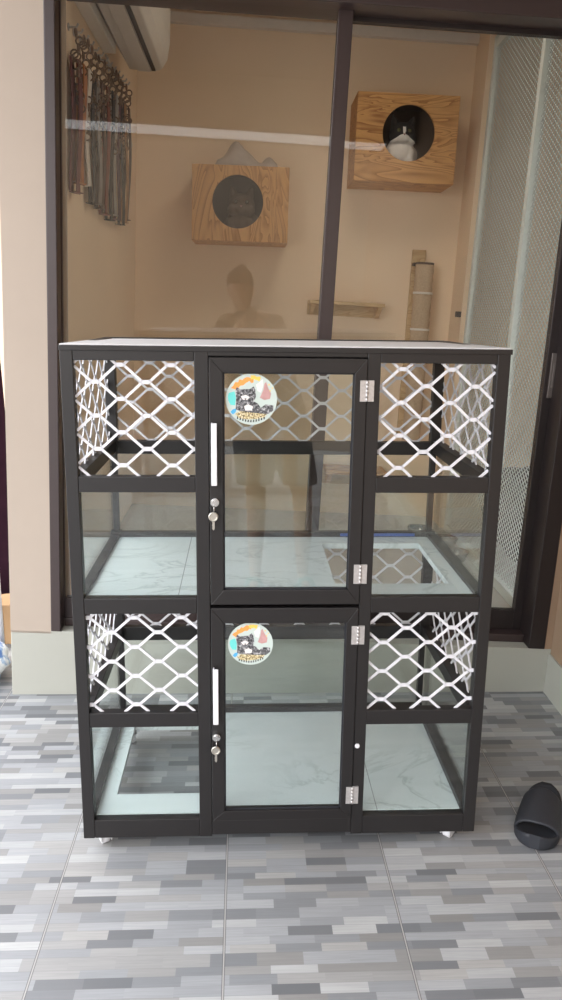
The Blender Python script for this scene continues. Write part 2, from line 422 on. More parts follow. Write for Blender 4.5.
def sticker_mesh(cx, cz, r, y, rot=0.):
    b = MB()
    def tr(px, pz):
        c, s = math.cos(rot), math.sin(rot); k = 1.1 if math.hypot(px, pz) < .88 else 1.; return (cx+(px*c-pz*s)*r*k, cz+(px*s+pz*c)*r*k)
    def poly(pts, lay): b.prism([tr(*p) for p in pts], y-.0006-.00025*lay, y)
    b.mi = 0; poly([(math.cos(2*PI*k/48), math.sin(2*PI*k/48)) for k in range(48)], 0)
    def strip(a0, a1, r0, r1, n=10, j=0.06):
        o = [(math.cos(math.radians(a0+(a1-a0)*k/n))*(r1+random.uniform(-j,j)), math.sin(math.radians(a0+(a1-a0)*k/n))*(r1+random.uniform(-j,j))) for k in range(n+1)]
        i = [(math.cos(math.radians(a0+(a1-a0)*k/n))*(r0+random.uniform(-j,j)), math.sin(math.radians(a0+(a1-a0)*k/n))*(r0+random.uniform(-j,j))) for k in range(n+1)]
        return o + i[::-1]
    b.mi = 1; poly(strip(84, 148, .62, .80), 1)                       # orange brush stroke
    b.mi = 7; poly(strip(66, 92, .70, .84, 6, .03), 1.2)              # yellow end of the stroke
    b.mi = 2; poly([(-.92,.12),(-.80,.22),(-.60,.28),(-.55,.05),(-.58,-.22),(-.74,-.20),(-.82,-.05)], 1)   # turquoise
    b.mi = 3; poly([(-.82,-.50),(-.66,-.36),(-.52,-.32),(-.56,-.46),(-.72,-.60)], 1)                       # blue
    b.mi = 4; poly([(.30,.06),(.42,.34),(.46,.56),(.52,.62),(.58,.44),(.70,.20),(.66,.02),(.46,-.02)], 1)   # pink figure
    b.mi = 8; poly([(.22,.30),(.16,.52),(.30,.62),(.40,.72),(.42,.50),(.34,.24)], 1)                        # pale ear shape
    b.mi = 5                                                                                                 # tabby kitten
    poly([(-.56,.34),(-.52,.44),(-.40,.34),(-.24,.36),(-.06,.36),(.08,.46),(.14,.34),(.16,.10),(.10,-.08),(.22,-.14),(.34,-.30),(.50,-.18),(.72,-.20),(.86,-.24),(.78,-.40),(.60,-.52),(.30,-.50),(-.10,-.46),(-.40,-.42),(-.56,-.36),(-.54,-.10)], 1.4)
    b.mi = 8; poly([(-.38,.10),(-.20,.16),(-.06,.08),(-.14,-.02),(-.30,-.02)], 1.8)
    poly([(-.26,-.24),(-.10,-.18),(.06,-.26),(.02,-.40),(-.22,-.40)], 1.8)
    b.mi = 9
    for ex in (-.36, -.06): poly([(ex-.06,.16),(ex,.20),(ex+.06,.16),(ex,.12)], 2.2)
    poly([(-.25,.03),(-.17,.03),(-.21,-.03)], 2.2)
    b.mi = 6; poly([(-.58,-.52),(-.40,-.42),(-.10,-.46),(.30,-.50),(.56,-.52),(.46,-.64),(.2,-.70),(-.2,-.72),(-.46,-.66)], 1.6)  # tan band
    b.mi = 9
    for k in range(11):                                                                                      # tiny lettering strokes
        x = -.52+k*.095; z = -.66 - .11*math.sin(PI*k/10)
        poly([(x,z-.04),(x+.02,z+.05),(x+.055,z+.03),(x+.05,z-.05)], 2.2)
    b.mi = 7
    for px, pz in ((.62,.52),(.74,.40),(.66,.30)): poly([(px-.03,pz),(px,pz+.04),(px+.04,pz),(px,pz-.03)], 1)
    return b
def tabby():
    m, nt, out = newmat('tabby_fur'); n = N(nt); tc = n.n('ShaderNodeTexCoord').outputs['Object']
    no = n.n('ShaderNodeTexNoise', {'Vector':tc, 'Scale':150., 'Detail':4., 'Roughness':.7}).outputs[0]
    pbsdf(n, out, n.ramp(no, [(.38,(.012,.012,.014)),(.52,(.13,.13,.14)),(.66,(.55,.55,.56))]), .5); return m
def tanspeck():
    m, nt, out = newmat('tan_speckle'); n = N(nt); tc = n.n('ShaderNodeTexCoord').outputs['Object']
    no = n.n('ShaderNodeTexNoise', {'Vector':tc, 'Scale':260., 'Detail':3.}).outputs[0]
    pbsdf(n, out, n.ramp(no, [(.40,(.12,.10,.06)),(.52,(.58,.46,.22)),(.62,(.75,.70,.52))]), .5); return m
STK = [plain('sticker_white', (0.534,0.6141,0.5785), .4, 0, .4, .02), plain('sticker_orange', (.85,.34,.08), .5), plain('sticker_teal', (.15,.66,.62), .5),
       plain('sticker_blue', (.08,.40,.70), .5), plain('sticker_pink', (.52,.30,.29), .5, var=.3, scale=90), tabby(), tanspeck(),
       plain('sticker_yellow', (.85,.60,.12), .5), plain('sticker_pale', (.78,.74,.72), .5, var=.15, scale=90), plain('sticker_ink', (.03,.03,.03), .5)]

def door(z0, z1, g0, g1, hz0, hz1, lockz, hinges, stz, strot, strad, which):
    b = MB(); x0, x1 = .3268, .6806; y0, y1 = -.004, .021
    # mitred frame: four trapezoid prisms
    gx0, gx1 = .3578, .6529
    for q in ([(x0,z0),(x1,z0),(gx1,g0),(gx0,g0)], [(x0,z1),(gx0,g1),(gx1,g1),(x1,z1)], [(x0,z0),(gx0,g0),(gx0,g1),(x0,z1)], [(x1,z0),(x1,z1),(gx1,g1),(gx1,g0)]):
        b.prism(q, y0, y1)
    d = b.build('door', M['alu_door'], cage, P0, bevel=.0012); d['label'] = which
    def sub(mb, name, mats, **k): return mb.build(name, mats, d, P0, **k)
    sub(MB().box(gx0-.003, gx1+.003, .006, .010, g0-.003, g1+.003), 'glass_pane', M['glass'])
    sub(MB().box(gx0, gx0+.0035, .0035, .0060, g0, g1).box(gx1-.0035, gx1, .0035, .006, g0, g1).box(gx0, gx1, .0035, .006, g0, g0+.003).box(gx0, gx1, .0035, .006, g1-.003, g1), 'rubber_gasket', M['rubber'])
    h = MB(); h.box(.3312, .3442, -.020, -.016, hz0, hz1); h.box(.3312, .3342, -.016, y0, hz0, hz1); h.box(.3345, .3400, -.016, y0, hz0+.02, hz0+.03); h.box(.3345, .3400, -.016, y0, hz1-.03, hz1-.02)
    sub(h, 'handle', M['white_plastic'], bevel=.0012)
    lc = MB(); lc.cyl((.3385,y0,lockz), (.3385,-.014,lockz), .0098, 24); lc.cyl((.3385,-.014,lockz), (.3385,-.0165,lockz), .0075, 24); lc.box(.3377,.3393,-.0172,-.0165,lockz-.0045,lockz+.0045)
    sub(lc, 'lock', M['chrome'], bevel=.0008)
    for hz in hinges:
        g = MB(); g.box(.6655,.6800,-.0062,y0-.0001,hz-.0235,hz+.0235); g.box(.6822,.6968,-.0062,-.0001,hz-.0235,hz+.0235)
        for k in range(5): g.cyl((.6811,-.0066,hz-.0235+k*.0094+.0004), (.6811,-.0066,hz-.0235+k*.0094+.009), .0029, 10)
        for sx in (.672,.690):
            for sz in (-.014,.014): g.cyl((sx,-.0062,hz+sz), (sx,-.0072,hz+sz), .0030, 10)
        sub(g, 'hinge', M['hinge'])
    sub(sticker_mesh(.4215, stz, strad, .0058, strot), 'sticker', STK)
    return d
door(.6715, 1.2515, .7078, 1.2185, .964, 1.107, .9235, (1.180,.7475), 1.1585, 0, .0575, 'upper door with a round kitten sticker at the top of its glass')
door(.0885, .6625, .1154, .6245, .366, .512, .3275, (.5925,.1565), .5675, .06, .0545, 'lower door with a round kitten sticker at the top of its glass')
rv = MB(); rv.cyl((.690,.0,.294), (.690,-.004,.294), .0062, 8); rv.cyl((.690,-.004,.294), (.690,-.0055,.294), .0025, 8)
r_ = rv.build('screw_cap', M['white_plastic'], cage, P0); r_['label'] = 'white screw cap'
# casters
def caster(x, y, a):
    b = MB(); mt = Matrix.Translation((x, y, 0)) @ Matrix.Rotation(a, 4, 'Z')
    b.box(-.018, .018, -.018, .018, .0375, .0409, mt)
    b.box(-.0145, -.0115, -.014, .014, .012, .0375, mt); b.box(.0115, .0145, -.014, .014, .012, .0375, mt)
    c = b.build('caster', M['grey_plastic'], cage, P0)
    w = MB(); p = [mt @ Vector((t, .004, .0155)) for t in (-.0108, -.009, .009, .0108)]
    w.tube(p, [.0128,.0155,.0155,.0128], 22)
    w.build('wheel', M['white_plastic'], c, P0)
caster(.046, .040, .5); caster(.946, .038, -.75); caster(.046, .53, .2); caster(.946, .53, -.3)

# keys hanging from the two locks
def key(x, z, lab):
    b = MB(); k = empty('key', loc=(x, -.019, z))
    b.ring((-.001,-.001,-.011), .0085, .0009, 'x', 18, 6)
    o = b.build('key_ring', M['chrome'], k)
    b = MB(); b.ring((-.003,0,-.030), .0092, .0024, 'y', 20, 6); b.cyl((-.003,-.0013,-.030), (-.003,.0013,-.030), .0075, 18)
    b.prism([(-.006,-.039),(.0,-.039),(.0,-.058),(-.002,-.062),(-.0045,-.060),(-.0060,-.057),(-.0048,-.054),(-.006,-.050),(-.005,-.047)], -.001, .001)
    b.build('key_blade', plain('brass_steel_key', (.55,.52,.46), .3, .9), k)
    tag(k, lab, 'key'); return k
key(.3380, .9215, 'small metal key hanging from the lock of the cage\'s upper door')
key(.3400, .3260, 'small metal key hanging from the lock of the cage\'s lower door')

# ------------------------------------------------------------------ black rubber slide sandal
def slipper():
    root = empty('slide_sandal')
    Lh = .272; n = 28
    def hw(s):   # half width along the length; s = 0 heel, 1 toe
        base = .047 + .0115*math.sin(max(0, min(1, (s-.18)/.95))*PI*.72)
        e = min(1, math.sqrt(max(0, 1-((.20-s)/.20)**2)) if s < .20 else 1); t = math.sqrt(max(0, 1-((s-.74)/.26)**2)) if s > .74 else 1
        return max(.013, base*e*t)
    def top(s): return .030 - .006*math.sin(PI*s) + (.010*((s-.8)/.2)**2 if s > .8 else 0) + (.010*((.2-s)/.2)**2 if s < .2 else 0)
    b = MB(); rings = []
    for i in range(n+1):
        s = i/n; w = hw(s); h = top(s); y = s*Lh
        dp = max(0, min(1, (w-.016)/.024)); prof = [(-w*.93,0),(w*.93,0),(w,.006),(w,h*.75),(w*.96,h),(w*.82,h-.001*dp),(w*.6,h-.006*dp),(0,h-.0075*dp),(-w*.6,h-.006*dp),(-w*.82,h-.001*dp),(-w*.96,h),(-w,h*.75),(-w,.006)]
        toe = .006*((s-.8)/.2)**2 if s > .8 else 0
        rings.append([b.bm.verts.new((px, y, pz+toe)) for px, pz in prof])
    for a, c in zip(rings, rings[1:]):
        for k in range(13): b.face([a[k], a[(k+1)%13], c[(k+1)%13], c[k]], True)
    b.face(rings[0][::-1]); b.face(rings[-1])
    b.build('sole', M['rubber'], root)
    # broad strap over the foot
    b = MB(); ns, na = 16, 18; g = []
    for i in range(ns+1):
        t = i/ns; row = []
        for j in range(na+1):
            a = PI*j/na
            s0 = .40; s1 = .845 - .03*abs(math.cos(a)); s = s0 + (s1-s0)*t + .06*math.sin(a)*(1-t)*(-.3)
            w = hw(min(.80, s))*1.035; hh = .090 - .034*t - .004*(1-t)
            row.append(b.bm.verts.new((math.cos(a)*w*(1 - .10*math.sin(a)**2), s*Lh, .012 + (hh-.012)*math.sin(a)**.62)))
        g.append(row)
    for i in range(ns):
        for j in range(na): b.face([g[i][j], g[i][j+1], g[i+1][j+1], g[i+1][j]], True)
    st = b.build('strap', M['rubber'], root)
    so = st.modifiers.new('solid', 'SOLIDIFY'); so.thickness = .008; so.offset = -1
    sb = st.modifiers.new('sub', 'SUBSURF'); sb.levels = 1; sb.render_levels = 1
    root.location = (1.279, .216, 0); root.rotation_euler = (0, 0, PI-math.radians(27))
    return tag(root, 'single black rubber slide sandal lying toe-forward on the tiles beside the cage', 'sandal')
slipper()

# ------------------------------------------------------------------ inside the room behind the glass
def holed_panel(b, x0, x1, z0, z1, cx, cz, r, y0, y1, n=48):
    def rect(t):
        dx, dz = math.cos(t), math.sin(t); k = 1e9
        if dx > 1e-9: k = min(k, (x1-cx)/dx)
        if dx < -1e-9: k = min(k, (x0-cx)/dx)
        if dz > 1e-9: k = min(k, (z1-cz)/dz)
        if dz < -1e-9: k = min(k, (z0-cz)/dz)
        return cx+dx*k, cz+dz*k
    cor = sorted(math.atan2(z-cz, x-cx) % (2*PI) for x in (x0,x1) for z in (z0,z1))
    ts = sorted([2*PI*k/n for k in range(n)] + cor)
    A = []
    for t in ts:
        p = rect(t); q = (cx+math.cos(t)*r, cz+math.sin(t)*r)
        A.append([b.bm.verts.new((p[0],y0,p[1])), b.bm.verts.new((q[0],y0,q[1])), b.bm.verts.new((q[0],y1,q[1])), b.bm.verts.new((p[0],y1,p[1]))])
    m = len(A)
    for i in range(m):
        a, c = A[i], A[(i+1)%m]
        for k in range(4): b.face([a[k], a[(k+1)%4], c[(k+1)%4], c[k]])
def cat_box(x0, x1, z0, z1, cx, cz, r, wm, lab, roll=0):
    Y0, Y1 = 1.75, 2.048; t = .016
    root = empty('cat_box', world=H((x0+x1)/2, Y1, z0) @ Matrix.Rotation(roll, 4, 'Y')); off = ((x0+x1)/2, Y1, z0)
    b = MB(); holed_panel(b, x0, x1, z0, z1, cx, cz, r, Y0, Y0+t); b.build('front_panel', wm, root, off, bevel=.002)
    b = MB()
    b.box(x0, x1, Y0+t, Y1, z0, z0+t); b.box(x0, x1, Y0+t, Y1, z1-t, z1); b.box(x0, x0+t, Y0+t, Y1, z0+t, z1-t); b.box(x1-t, x1, Y0+t, Y1, z0+t, z1-t); b.box(x0+t, x1-t, Y1-t, Y1, z0+t, z1-t)
    b.build('box_body', wm, root, off)
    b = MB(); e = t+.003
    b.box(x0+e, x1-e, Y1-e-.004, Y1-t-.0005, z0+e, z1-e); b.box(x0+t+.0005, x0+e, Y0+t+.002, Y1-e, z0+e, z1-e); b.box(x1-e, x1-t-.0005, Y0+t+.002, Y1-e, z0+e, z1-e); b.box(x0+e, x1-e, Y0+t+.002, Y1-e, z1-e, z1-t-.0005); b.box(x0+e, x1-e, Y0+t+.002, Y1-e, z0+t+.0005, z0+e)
    b.build('shade_panels', M['shade_and_fittings'], root, off)  # dark panels added inside to paint the box's unlit interior
    return tag(root, lab, 'cat box', 'wooden cat boxes on the room\'s back wall')
cat_box(.040, .545, 1.700, 2.075, .279, 1.897, .133, M['wood_v'], 'wooden wall box with a round hole and grey cloth on its top', math.radians(-1.2))
cat_box(.872, 1.400, 2.043, 2.470, 1.146, 2.283, .136, M['wood_h'], 'wooden wall box with a black and white cat looking out of its round hole', math.radians(-1.0))

def cat_mat(name, dark, light, pattern):
    m, nt, out = newmat(name); n = N(nt)
    tc = n.n('ShaderNodeTexCoord').outputs['Object']; sp = n.n('ShaderNodeSeparateXYZ', {0:tc})
    x, z = sp.outputs[0], sp.outputs[2]
    no = n.n('ShaderNodeTexNoise', {'Vector':tc, 'Scale':40., 'Detail':5.}).outputs[0]
    if pattern:
        # a white blaze that widens into muzzle, chin and bib
        lim = n.m('MULTIPLY_ADD', n.m('MAXIMUM', n.m('SUBTRACT', -.008, z), 0.), 1.7, .0075)
        lim = n.m('ADD', lim, n.m('MULTIPLY', n.m('SUBTRACT', no, .5), .02))
        wmask = n.m('LESS_THAN', n.m('ABSOLUTE', x), lim)
        wmask = n.m('MULTIPLY', wmask, n.m('LESS_THAN', z, .030))
        wmask = n.m('MULTIPLY', wmask, n.m('LESS_THAN', sp.outputs[1], .06))
        c = n.mix(wmask, dark, light)
    else: c = n.mix(no, dark, light)
    c = n.mix(n.m('MULTIPLY', no, .25), c, (.02,.02,.02))
    pbsdf(n, out, c, .85, 0, .2); return m
def cat(world, mat, eye, s, name_label, group=None):
    """crouching cat facing -y; origin at the middle of the head"""
    root = empty('cat', world=world)
    b = MB()
    b.sphere((0,0,0), (.058*s,.050*s,.050*s), 24, 16); b.sphere((0,-.038*s,-.018*s), (.030*s,.024*s,.022*s), 18, 12)
    b.sphere((-.030*s,-.02*s,-.02*s), (.030*s,.03*s,.026*s)); b.sphere((.030*s,-.02*s,-.02*s), (.030*s,.03*s,.026*s))
    b.sphere((0,.02*s,-.065*s), (.062*s,.058*s,.060*s)); b.sphere((.01*s,.10*s,-.072*s), (.085*s,.105*s,.062*s))
    for sx in (-1, 1):
        b.tube([(sx*.030*s,.004*s,.030*s), (sx*.039*s,0,.056*s), (sx*.046*s,-.002*s,.078*s)], [.023*s,.015*s,.003*s], 10)
        b.sphere((sx*.034*s,-.030*s,-.118*s), (.022*s,.036*s,.016*s)); b.tube([(sx*.034*s,.0,-.06*s), (sx*.034*s,-.012*s,-.112*s)], [.028*s,.020*s], 10)
    o = b.build('body', mat, root)
    r = o.modifiers.new('remesh', 'REMESH'); r.mode = 'VOXEL'; r.voxel_size = .0045; r.use_smooth_shade = True
    sm = o.modifiers.new('smooth', 'SMOOTH'); sm.factor = .5; sm.iterations = 6
    for sx in (-1, 1):
        MB().sphere((sx*.023*s,-.0445*s,.010*s), (.0085*s,.005*s,.0075*s), 14, 10).build('eye', eye, root)
    MB().prism([(-.006*s,-.006*s),(.006*s,-.006*s),(0,-.014*s)], -.0625*s, -.058*s).build('nose', plain('cat_nose', (.25,.13,.12), .5), root)
    return tag(root, name_label, 'cat', group)
cat(H(1.122, 1.835, 2.292), cat_mat('tuxedo_fur', (.018,.017,.018), (.80,.77,.73), True), plain('cat_eye', (.10,.10,.04), .1), 1.22, 'black cat with a white muzzle sitting inside the right-hand wooden box')
cat(H(.292, 1.87, 1.895), cat_mat('grey_brown_fur', (.075,.050,.036), (.13,.09,.066), False), plain('cat_eye_dark', (.01,.01,.01), .1), 1.25, 'dim grey-brown cat lying inside the box under the grey cloth')

# pale cloth heaped on the left box
def cloth():
    b = MB(); n, k = 26, 16; g = []
    for j in range(k+1):
        row = []
        for i in range(n+1):
            u, v = i/n, j/k; x = -.085 + .33*u; y = .22*(v-.5)
            ridge = .105*math.exp(-((u-.34)/.20)**2) + .035*math.exp(-((u-.84)/.10)**2) + .030
            z = max(.002, ridge*math.sin(PI*min(1,max(0,v)))**.6 * (1 if 0 < u < 1 else 0) + .012*math.sin(u*21+v*5)*math.sin(PI*u)*math.sin(PI*v))
            row.append(b.bm.verts.new((x, y, z)))
        g.append(row)
    for j in range(k):
        for i in range(n): b.face([g[j][i], g[j][i+1], g[j+1][i+1], g[j+1][i]], True)
    o = b.build('folded_cloth', plain('pale_grey_cloth', (.44,.38,.34), .9, 0, .1, .15, 25), world=H(.235, 1.88, 2.071))
    so = o.modifiers.new('solid', 'SOLIDIFY'); so.thickness = .006; so.offset = 1
    tag(o, 'pale grey cloth heaped on top of the left wooden cat box', 'cloth')
cloth()

# wooden wall step with two brackets
sh = empty('wall_shelf', world=H(.90, 2.048, 1.40)); off = (.90, 2.048, 1.40)
MB().box(.690, 1.110, 1.86, 2.047, 1.405, 1.425).build('shelf_board', M['wood_pale'], sh, off, bevel=.003)
MB().box(.690, 1.110, 2.03, 2.047, 1.345, 1.405).build('back_rail', M['wood_pale'], sh, off, bevel=.003)
for x in (.700, 1.075): MB().prism([(1.87,1.4045),(2.029,1.4045),(2.029,1.345),(1.99,1.345)], x, x+.025, 'yz').build('bracket', M['wood_pale'], sh, off, bevel=.002)
tag(sh, 'narrow pale wooden shelf fixed to the wall left of the scratching post', 'shelf')

# scratching post on a wall board
sp_ = empty('scratching_post', world=H(1.32, 2.048, .66)); off = (1.32, 2.048, .66)
MB().box(1.270, 1.345, 2.022, 2.047, .66, 1.735).build('backing_board', M['wood_pale'], sp_, off, bevel=.003)
b = MB(); pts = []; rs = []
for k in range(61): pts.append((1.330+.012*(1-k/60), 1.955, .66+.99*k/60)); rs.append(.052+.0022*math.sin(k*2.2))
b.tube(pts, rs, 20); b.build('rope_post', M['sisal'], sp_, off)
b = MB(); b.cyl((1.333,1.955,1.49), (1.333,1.955,1.502), .056, 20); b.build('rope_band', M['cornice'], sp_, off)
b = MB(); b.cyl((1.335,1.955,1.29), (1.335,1.955,1.302), .056, 20); b.build('rope_band', M['cornice'], sp_, off)
MB().cyl((1.331,1.955,1.650), (1.331,1.955,1.662), .05, 20).build('post_cap', M['shade_and_fittings'], sp_, off)
MB().box(1.27,1.37,1.955,2.022,1.645,1.66).build('bracket', M['shade_and_fittings'], sp_, off)
tag(sp_, 'rope-wrapped scratching post on a vertical board against the back wall', 'scratching post')

# low wooden step seen through the cage
st = empty('cat_step', world=H(1.02, 2.048, .36)); off = (1.02, 2.048, .36)
MB().box(.84, 1.20, 1.83, 2.047, .455, .475).build('step_board', M['wood_h'], st, off, bevel=.002)
MB().box(.84, 1.20, 2.027, 2.047, .36, .455).build('back_rail', M['wood_pale'], st, off, bevel=.002)
for x in (.86, 1.155): MB().prism([(1.84,.4545),(2.026,.4545),(2.026,.37),(1.98,.37)], x, x+.025, 'yz').build('bracket', M['wood_h'], st, off)
tag(st, 'low wooden cat step on the back wall, seen through the cage glass', 'shelf')

# air conditioner on the left wall
ac = empty('air_conditioner', world=H(-.294, .95, 2.40)); off = (-.294, .95, 2.40)
prof = [(-.294,2.50),(-.232,2.402),(-.115,2.40),(-.085,2.412),(-.062,2.45),(-.052,2.52),(-.052,2.66),(-.075,2.69),(-.294,2.69)]
MB().prism(prof, .45, 1.36, 'xz').build('housing', M['ac'], ac, off, bevel=.006)
b = MB(); b.box(-.128,-.112,.49,1.33,2.394,2.401); b.build('air_slot', M['ac_dark'], ac, off)
b = MB(); b.box(-.190,-.131,.49,1.33,2.390,2.398); b.build('louver', M['ac'], ac, off, bevel=.002)
tag(ac, 'white split air conditioner high on the room\'s left wall', 'air conditioner')
du = MB(); du.box(-.2955, -.243, .33, 1.04, 2.385, 2.425)
tag(du.build('pipe_cover', M['ac'], world=HM, bevel=.004), 'long white pipe cover on the left wall beside the air conditioner', 'pipe cover')
pp = MB(); pts = [(-.288+.02*math.sin(k/8*PI), 1.06+.20*k/8, 2.385-.05*math.sin(k/8*PI)) for k in range(9)]
tag(pp.tube(pts, .006, 8).build('cable', M['ac'], world=HM), 'thin pale cable looping under the air conditioner', 'cable')
pl = MB(); pl.sphere((-.283,1.72,2.162), (.012,.05,.018), 16, 10)  # flattened white ellipsoid against the left wall
tag(pl.build('wall_oval', M['cornice'], world=HM), 'small white oval on the left wall past the leashes', 'wall oval')

# added fill light panel that brightens the room, unseen above the view
cl = empty('fill_panel', world=H0(.80, .80, 2.905)); off = (.80, .80, 2.905)
b = MB(); b.box(.48,.50,.48,1.12,2.905,2.929); b.box(1.10,1.12,.48,1.12,2.905,2.929); b.box(.50,1.10,.48,.50,2.905,2.929); b.box(.50,1.10,1.10,1.12,2.905,2.929); b.box(.50,1.10,.50,1.10,2.921,2.929)
b.build('frame', M['cornice'], cl, off)
m_, nt, out = newmat('fill_glow'); n_ = N(nt); em = n_.n('ShaderNodeEmission', {'Color':(1,.90,.76,1), 'Strength':4.2}); nt.links.new(em.outputs[0], out.inputs[0])  # added glow that fills the room with light
MB().box(.50,1.10,.50,1.10,2.909,2.921).build('fill_emitter', m_, cl, off)
tag(cl, 'unseen square fill light panel added on the ceiling of the room behind the glass', 'ceiling light')
# leashes on the left wall
LEASH = [('maroon',(.13,.03,.03),.38,.53),('orange-brown',(.36,.14,.05),.46,.50),('white',(.60,.55,.50),.56,.50),('black',(.02,.018,.018),.66,.56),('grey',(.22,.20,.19),.76,.56),
         ('dark brown',(.07,.035,.025),.86,.58),('red-brown',(.20,.06,.04),.96,.60),('black',(.018,.018,.02),1.06,.62),('silver-grey',(.32,.30,.28),1.16,.60),('dark plum',(.08,.03,.045),1.26,.62),
         ('black',(.02,.02,.022),1.36,.64),('tan',(.36,.20,.10),1.46,.63),('dark brown',(.06,.03,.022),1.55,.62)]
M_chain = plain('chain_steel', (.20,.13,.085), .4, .6, .5, .5, 40)
ordn = ['nearest the glass', 'second from the glass', 'third from the glass', 'fourth from the glass', 'fifth from the glass', 'sixth from the glass', 'seventh from the glass', 'eighth from the glass', 'ninth from the glass', 'tenth from the glass', 'eleventh from the glass', 'twelfth from the glass', 'farthest from the glass']
for i, (nm, c, y, ln) in enumerate(LEASH):
    zt = 2.27 + .09*(y-.35); zb = zt - ln
    root = empty('leash', world=H(-.295, y, zt))
    hk = MB(); hk.tube([(0,0,.0), (.028,0,.0), (.034,0,.012)], .004, 8); hk.cyl((.0,0,0), (.003,0,0), .012, 12); hk.build('hook', M['hinge'], root)
    ch = MB(); z = -.004
    k = 0
    while z > -.22-.05*(i%3):
        jx = .026+.010*math.sin(k*1.3+i); jy = .016*math.sin(k*.9+2*i)
        ch.ring((jx, jy, z-.013), .013, .0034, 'y' if k % 2 else 'x', 10, 5); z -= .021; k += 1
    cz = z
    ch.build('chain', M_chain, root)
    sm = MB(); wv = [random.uniform(-.01,.01) for _ in range(4)]
    for s_ in (0, 1):
        nn = 10; pa = []
        for q in range(nn+1):
            t = q/nn; pa.append((.014+.018*s_+.006*math.sin(t*5+i), (s_-.5)*.030+.018*math.sin(t*2.4+i*1.7)*t, -.10-(ln-.10)*t))
        for p, q in zip(pa, pa[1:]): sm.bar(p, q, .058, .004, up=(1,0,0))
    sm.bar((.014, -.02+.018*math.sin(2.4+i*1.7), -ln), (.032, .02+.018*math.sin(2.4+i*1.7), -ln), .03, .004)
    sm.build('strap', plain('leash_strap', c, .7, 0, .3, .35, 25), root)
    tag(root, f'{nm} pet leash hanging on the left wall, {ordn[i]}', 'leash', 'leashes on the left wall')

# white security mesh screen on the right
ms = empty('mesh_screen', world=H0(1.55, .95, .2)); off = (1.55, .95, .2)
Y0, Y1, Z0, Z1 = .335, 1.74, .201, 2.78
b = MB(); fwd = .036
b.box(1.535,1.565,Y0,Y0+fwd,Z0,Z1); b.box(1.535,1.565,Y1-fwd,Y1,Z0,Z1); b.box(1.535,1.565,Y0+fwd,Y1-fwd,Z0,Z0+.045); b.box(1.535,1.565,Y0+fwd,Y1-fwd,Z1-.06,Z1-.02); b.box(1.530,1.565,.92,.962,Z0+.045,Z1-.06)
b.build('frame', M['mesh_frame'], ms, off, bevel=.002)
b = MB(); PU, PV = .040, .026
def clipseg(p, d, y0, y1, z0, z1):
    t0, t1 = -500., 500.
    for a, da, lo, hi in ((p[0], d[0], y0, y1), (p[1], d[1], z0, z1)):
        u, v = (lo-a)/da, (hi-a)/da
        if u > v: u, v = v, u
        t0 = max(t0, u); t1 = min(t1, v)
    return (t0, t1) if t1 - t0 > 1e-4 else None
ia, ib, ja, jb = Y0+fwd, Y1-fwd, Z0+.045, Z1-.02
for sgn in (1, -1):
    nrm = (ib-ia)/PU + (jb-ja)/PV
    for k in range(int(nrm)+2):
        if sgn > 0: p = (ia - (jb-ja)*PU/PV + k*PU, ja)
        else: p = (ia + k*PU, ja)
        d = (PU*sgn, PV)
        c = clipseg(p, d, ia, ib, ja, jb) if True else None
        if not c: continue
        t0, t1 = c
        b.bar((1.551+.001*sgn, p[0]+d[0]*t0, p[1]+d[1]*t0), (1.551+.001*sgn, p[0]+d[0]*t1, p[1]+d[1]*t1), .0028, .0032, up=(1,0,0))
# long clip range for the tall panel
b.build('wire_mesh', M['mesh_frame'], ms, off)
tag(ms, 'tall white-framed wire mesh screen along the room\'s right side', 'screen')
MB_ = MB().box(1.523, 1.529, 1.83, 1.87, 1.405, 1.435)
bd = MB(); bd.box(1.497,1.525,1.80,1.83,1.40,1.43)
tag(bd.build('door_catch', M['rubber'], world=HM, bevel=.003), 'small black catch on the corner post beside the mesh screen', 'catch')
MB_.bm.free()

# dark covered carrier behind the screen
def loft_bundle():
    b = MB(); b.sphere((0,0,.22), (.26,.72,.24), 26, 18)
    for v in b.bm.verts:
        v.co.z = max(.0, v.co.z); v.co.x += .02*math.sin(v.co.y*17+v.co.z*9); v.co.z *= 1+.05*math.sin(v.co.y*13)
    o = b.build('cloth_bundle', plain('dark_grey_cloth', (.06,.05,.05), .9, 0, .1, .4, 8), world=H0(1.90, 1.20, .2))
    tag(o, 'large dark grey bundle on the floor behind the mesh screen', 'bundle')
loft_bundle()
# steel bowls on the room floor
for (x, y, lab) in ((1.462,1.41,'steel bowl on the room floor, the farther of the bowls by the screen'),(1.455,1.165,'steel bowl on the room floor, the nearer of the bowls by the screen'),(1.36,1.60,'small steel bowl on the room floor, nearest the back wall')):
    b = MB(); R = .066
    outer = [(.75,0),(.86,.01),(.95,.035),(1.02,.045),(1.04,.046),(1.0,.049)]; inner = [(.92,.042),(.80,.014),(.0,.008)]
    prof = outer + inner; n = 28; rings = []
    for r, z in prof[:-1]: rings.append([b.bm.verts.new((x+r*R*math.cos(2*PI*k/n), y+r*R*math.sin(2*PI*k/n), .2005+z)) for k in range(n)])
    c0 = b.bm.verts.new((x,y,.2005+.008)); b.face(rings[0][::-1])
    for a, c in zip(rings, rings[1:]):
        for k in range(n): b.face([a[k], a[(k+1)%n], c[(k+1)%n], c[k]], True)
    for k in range(n): b.face([rings[-1][k], rings[-1][(k+1)%n], c0], True)
    tag(b.build('steel_bowl', M['bowl'], world=HM), lab, 'bowl', 'steel bowls on the room floor')

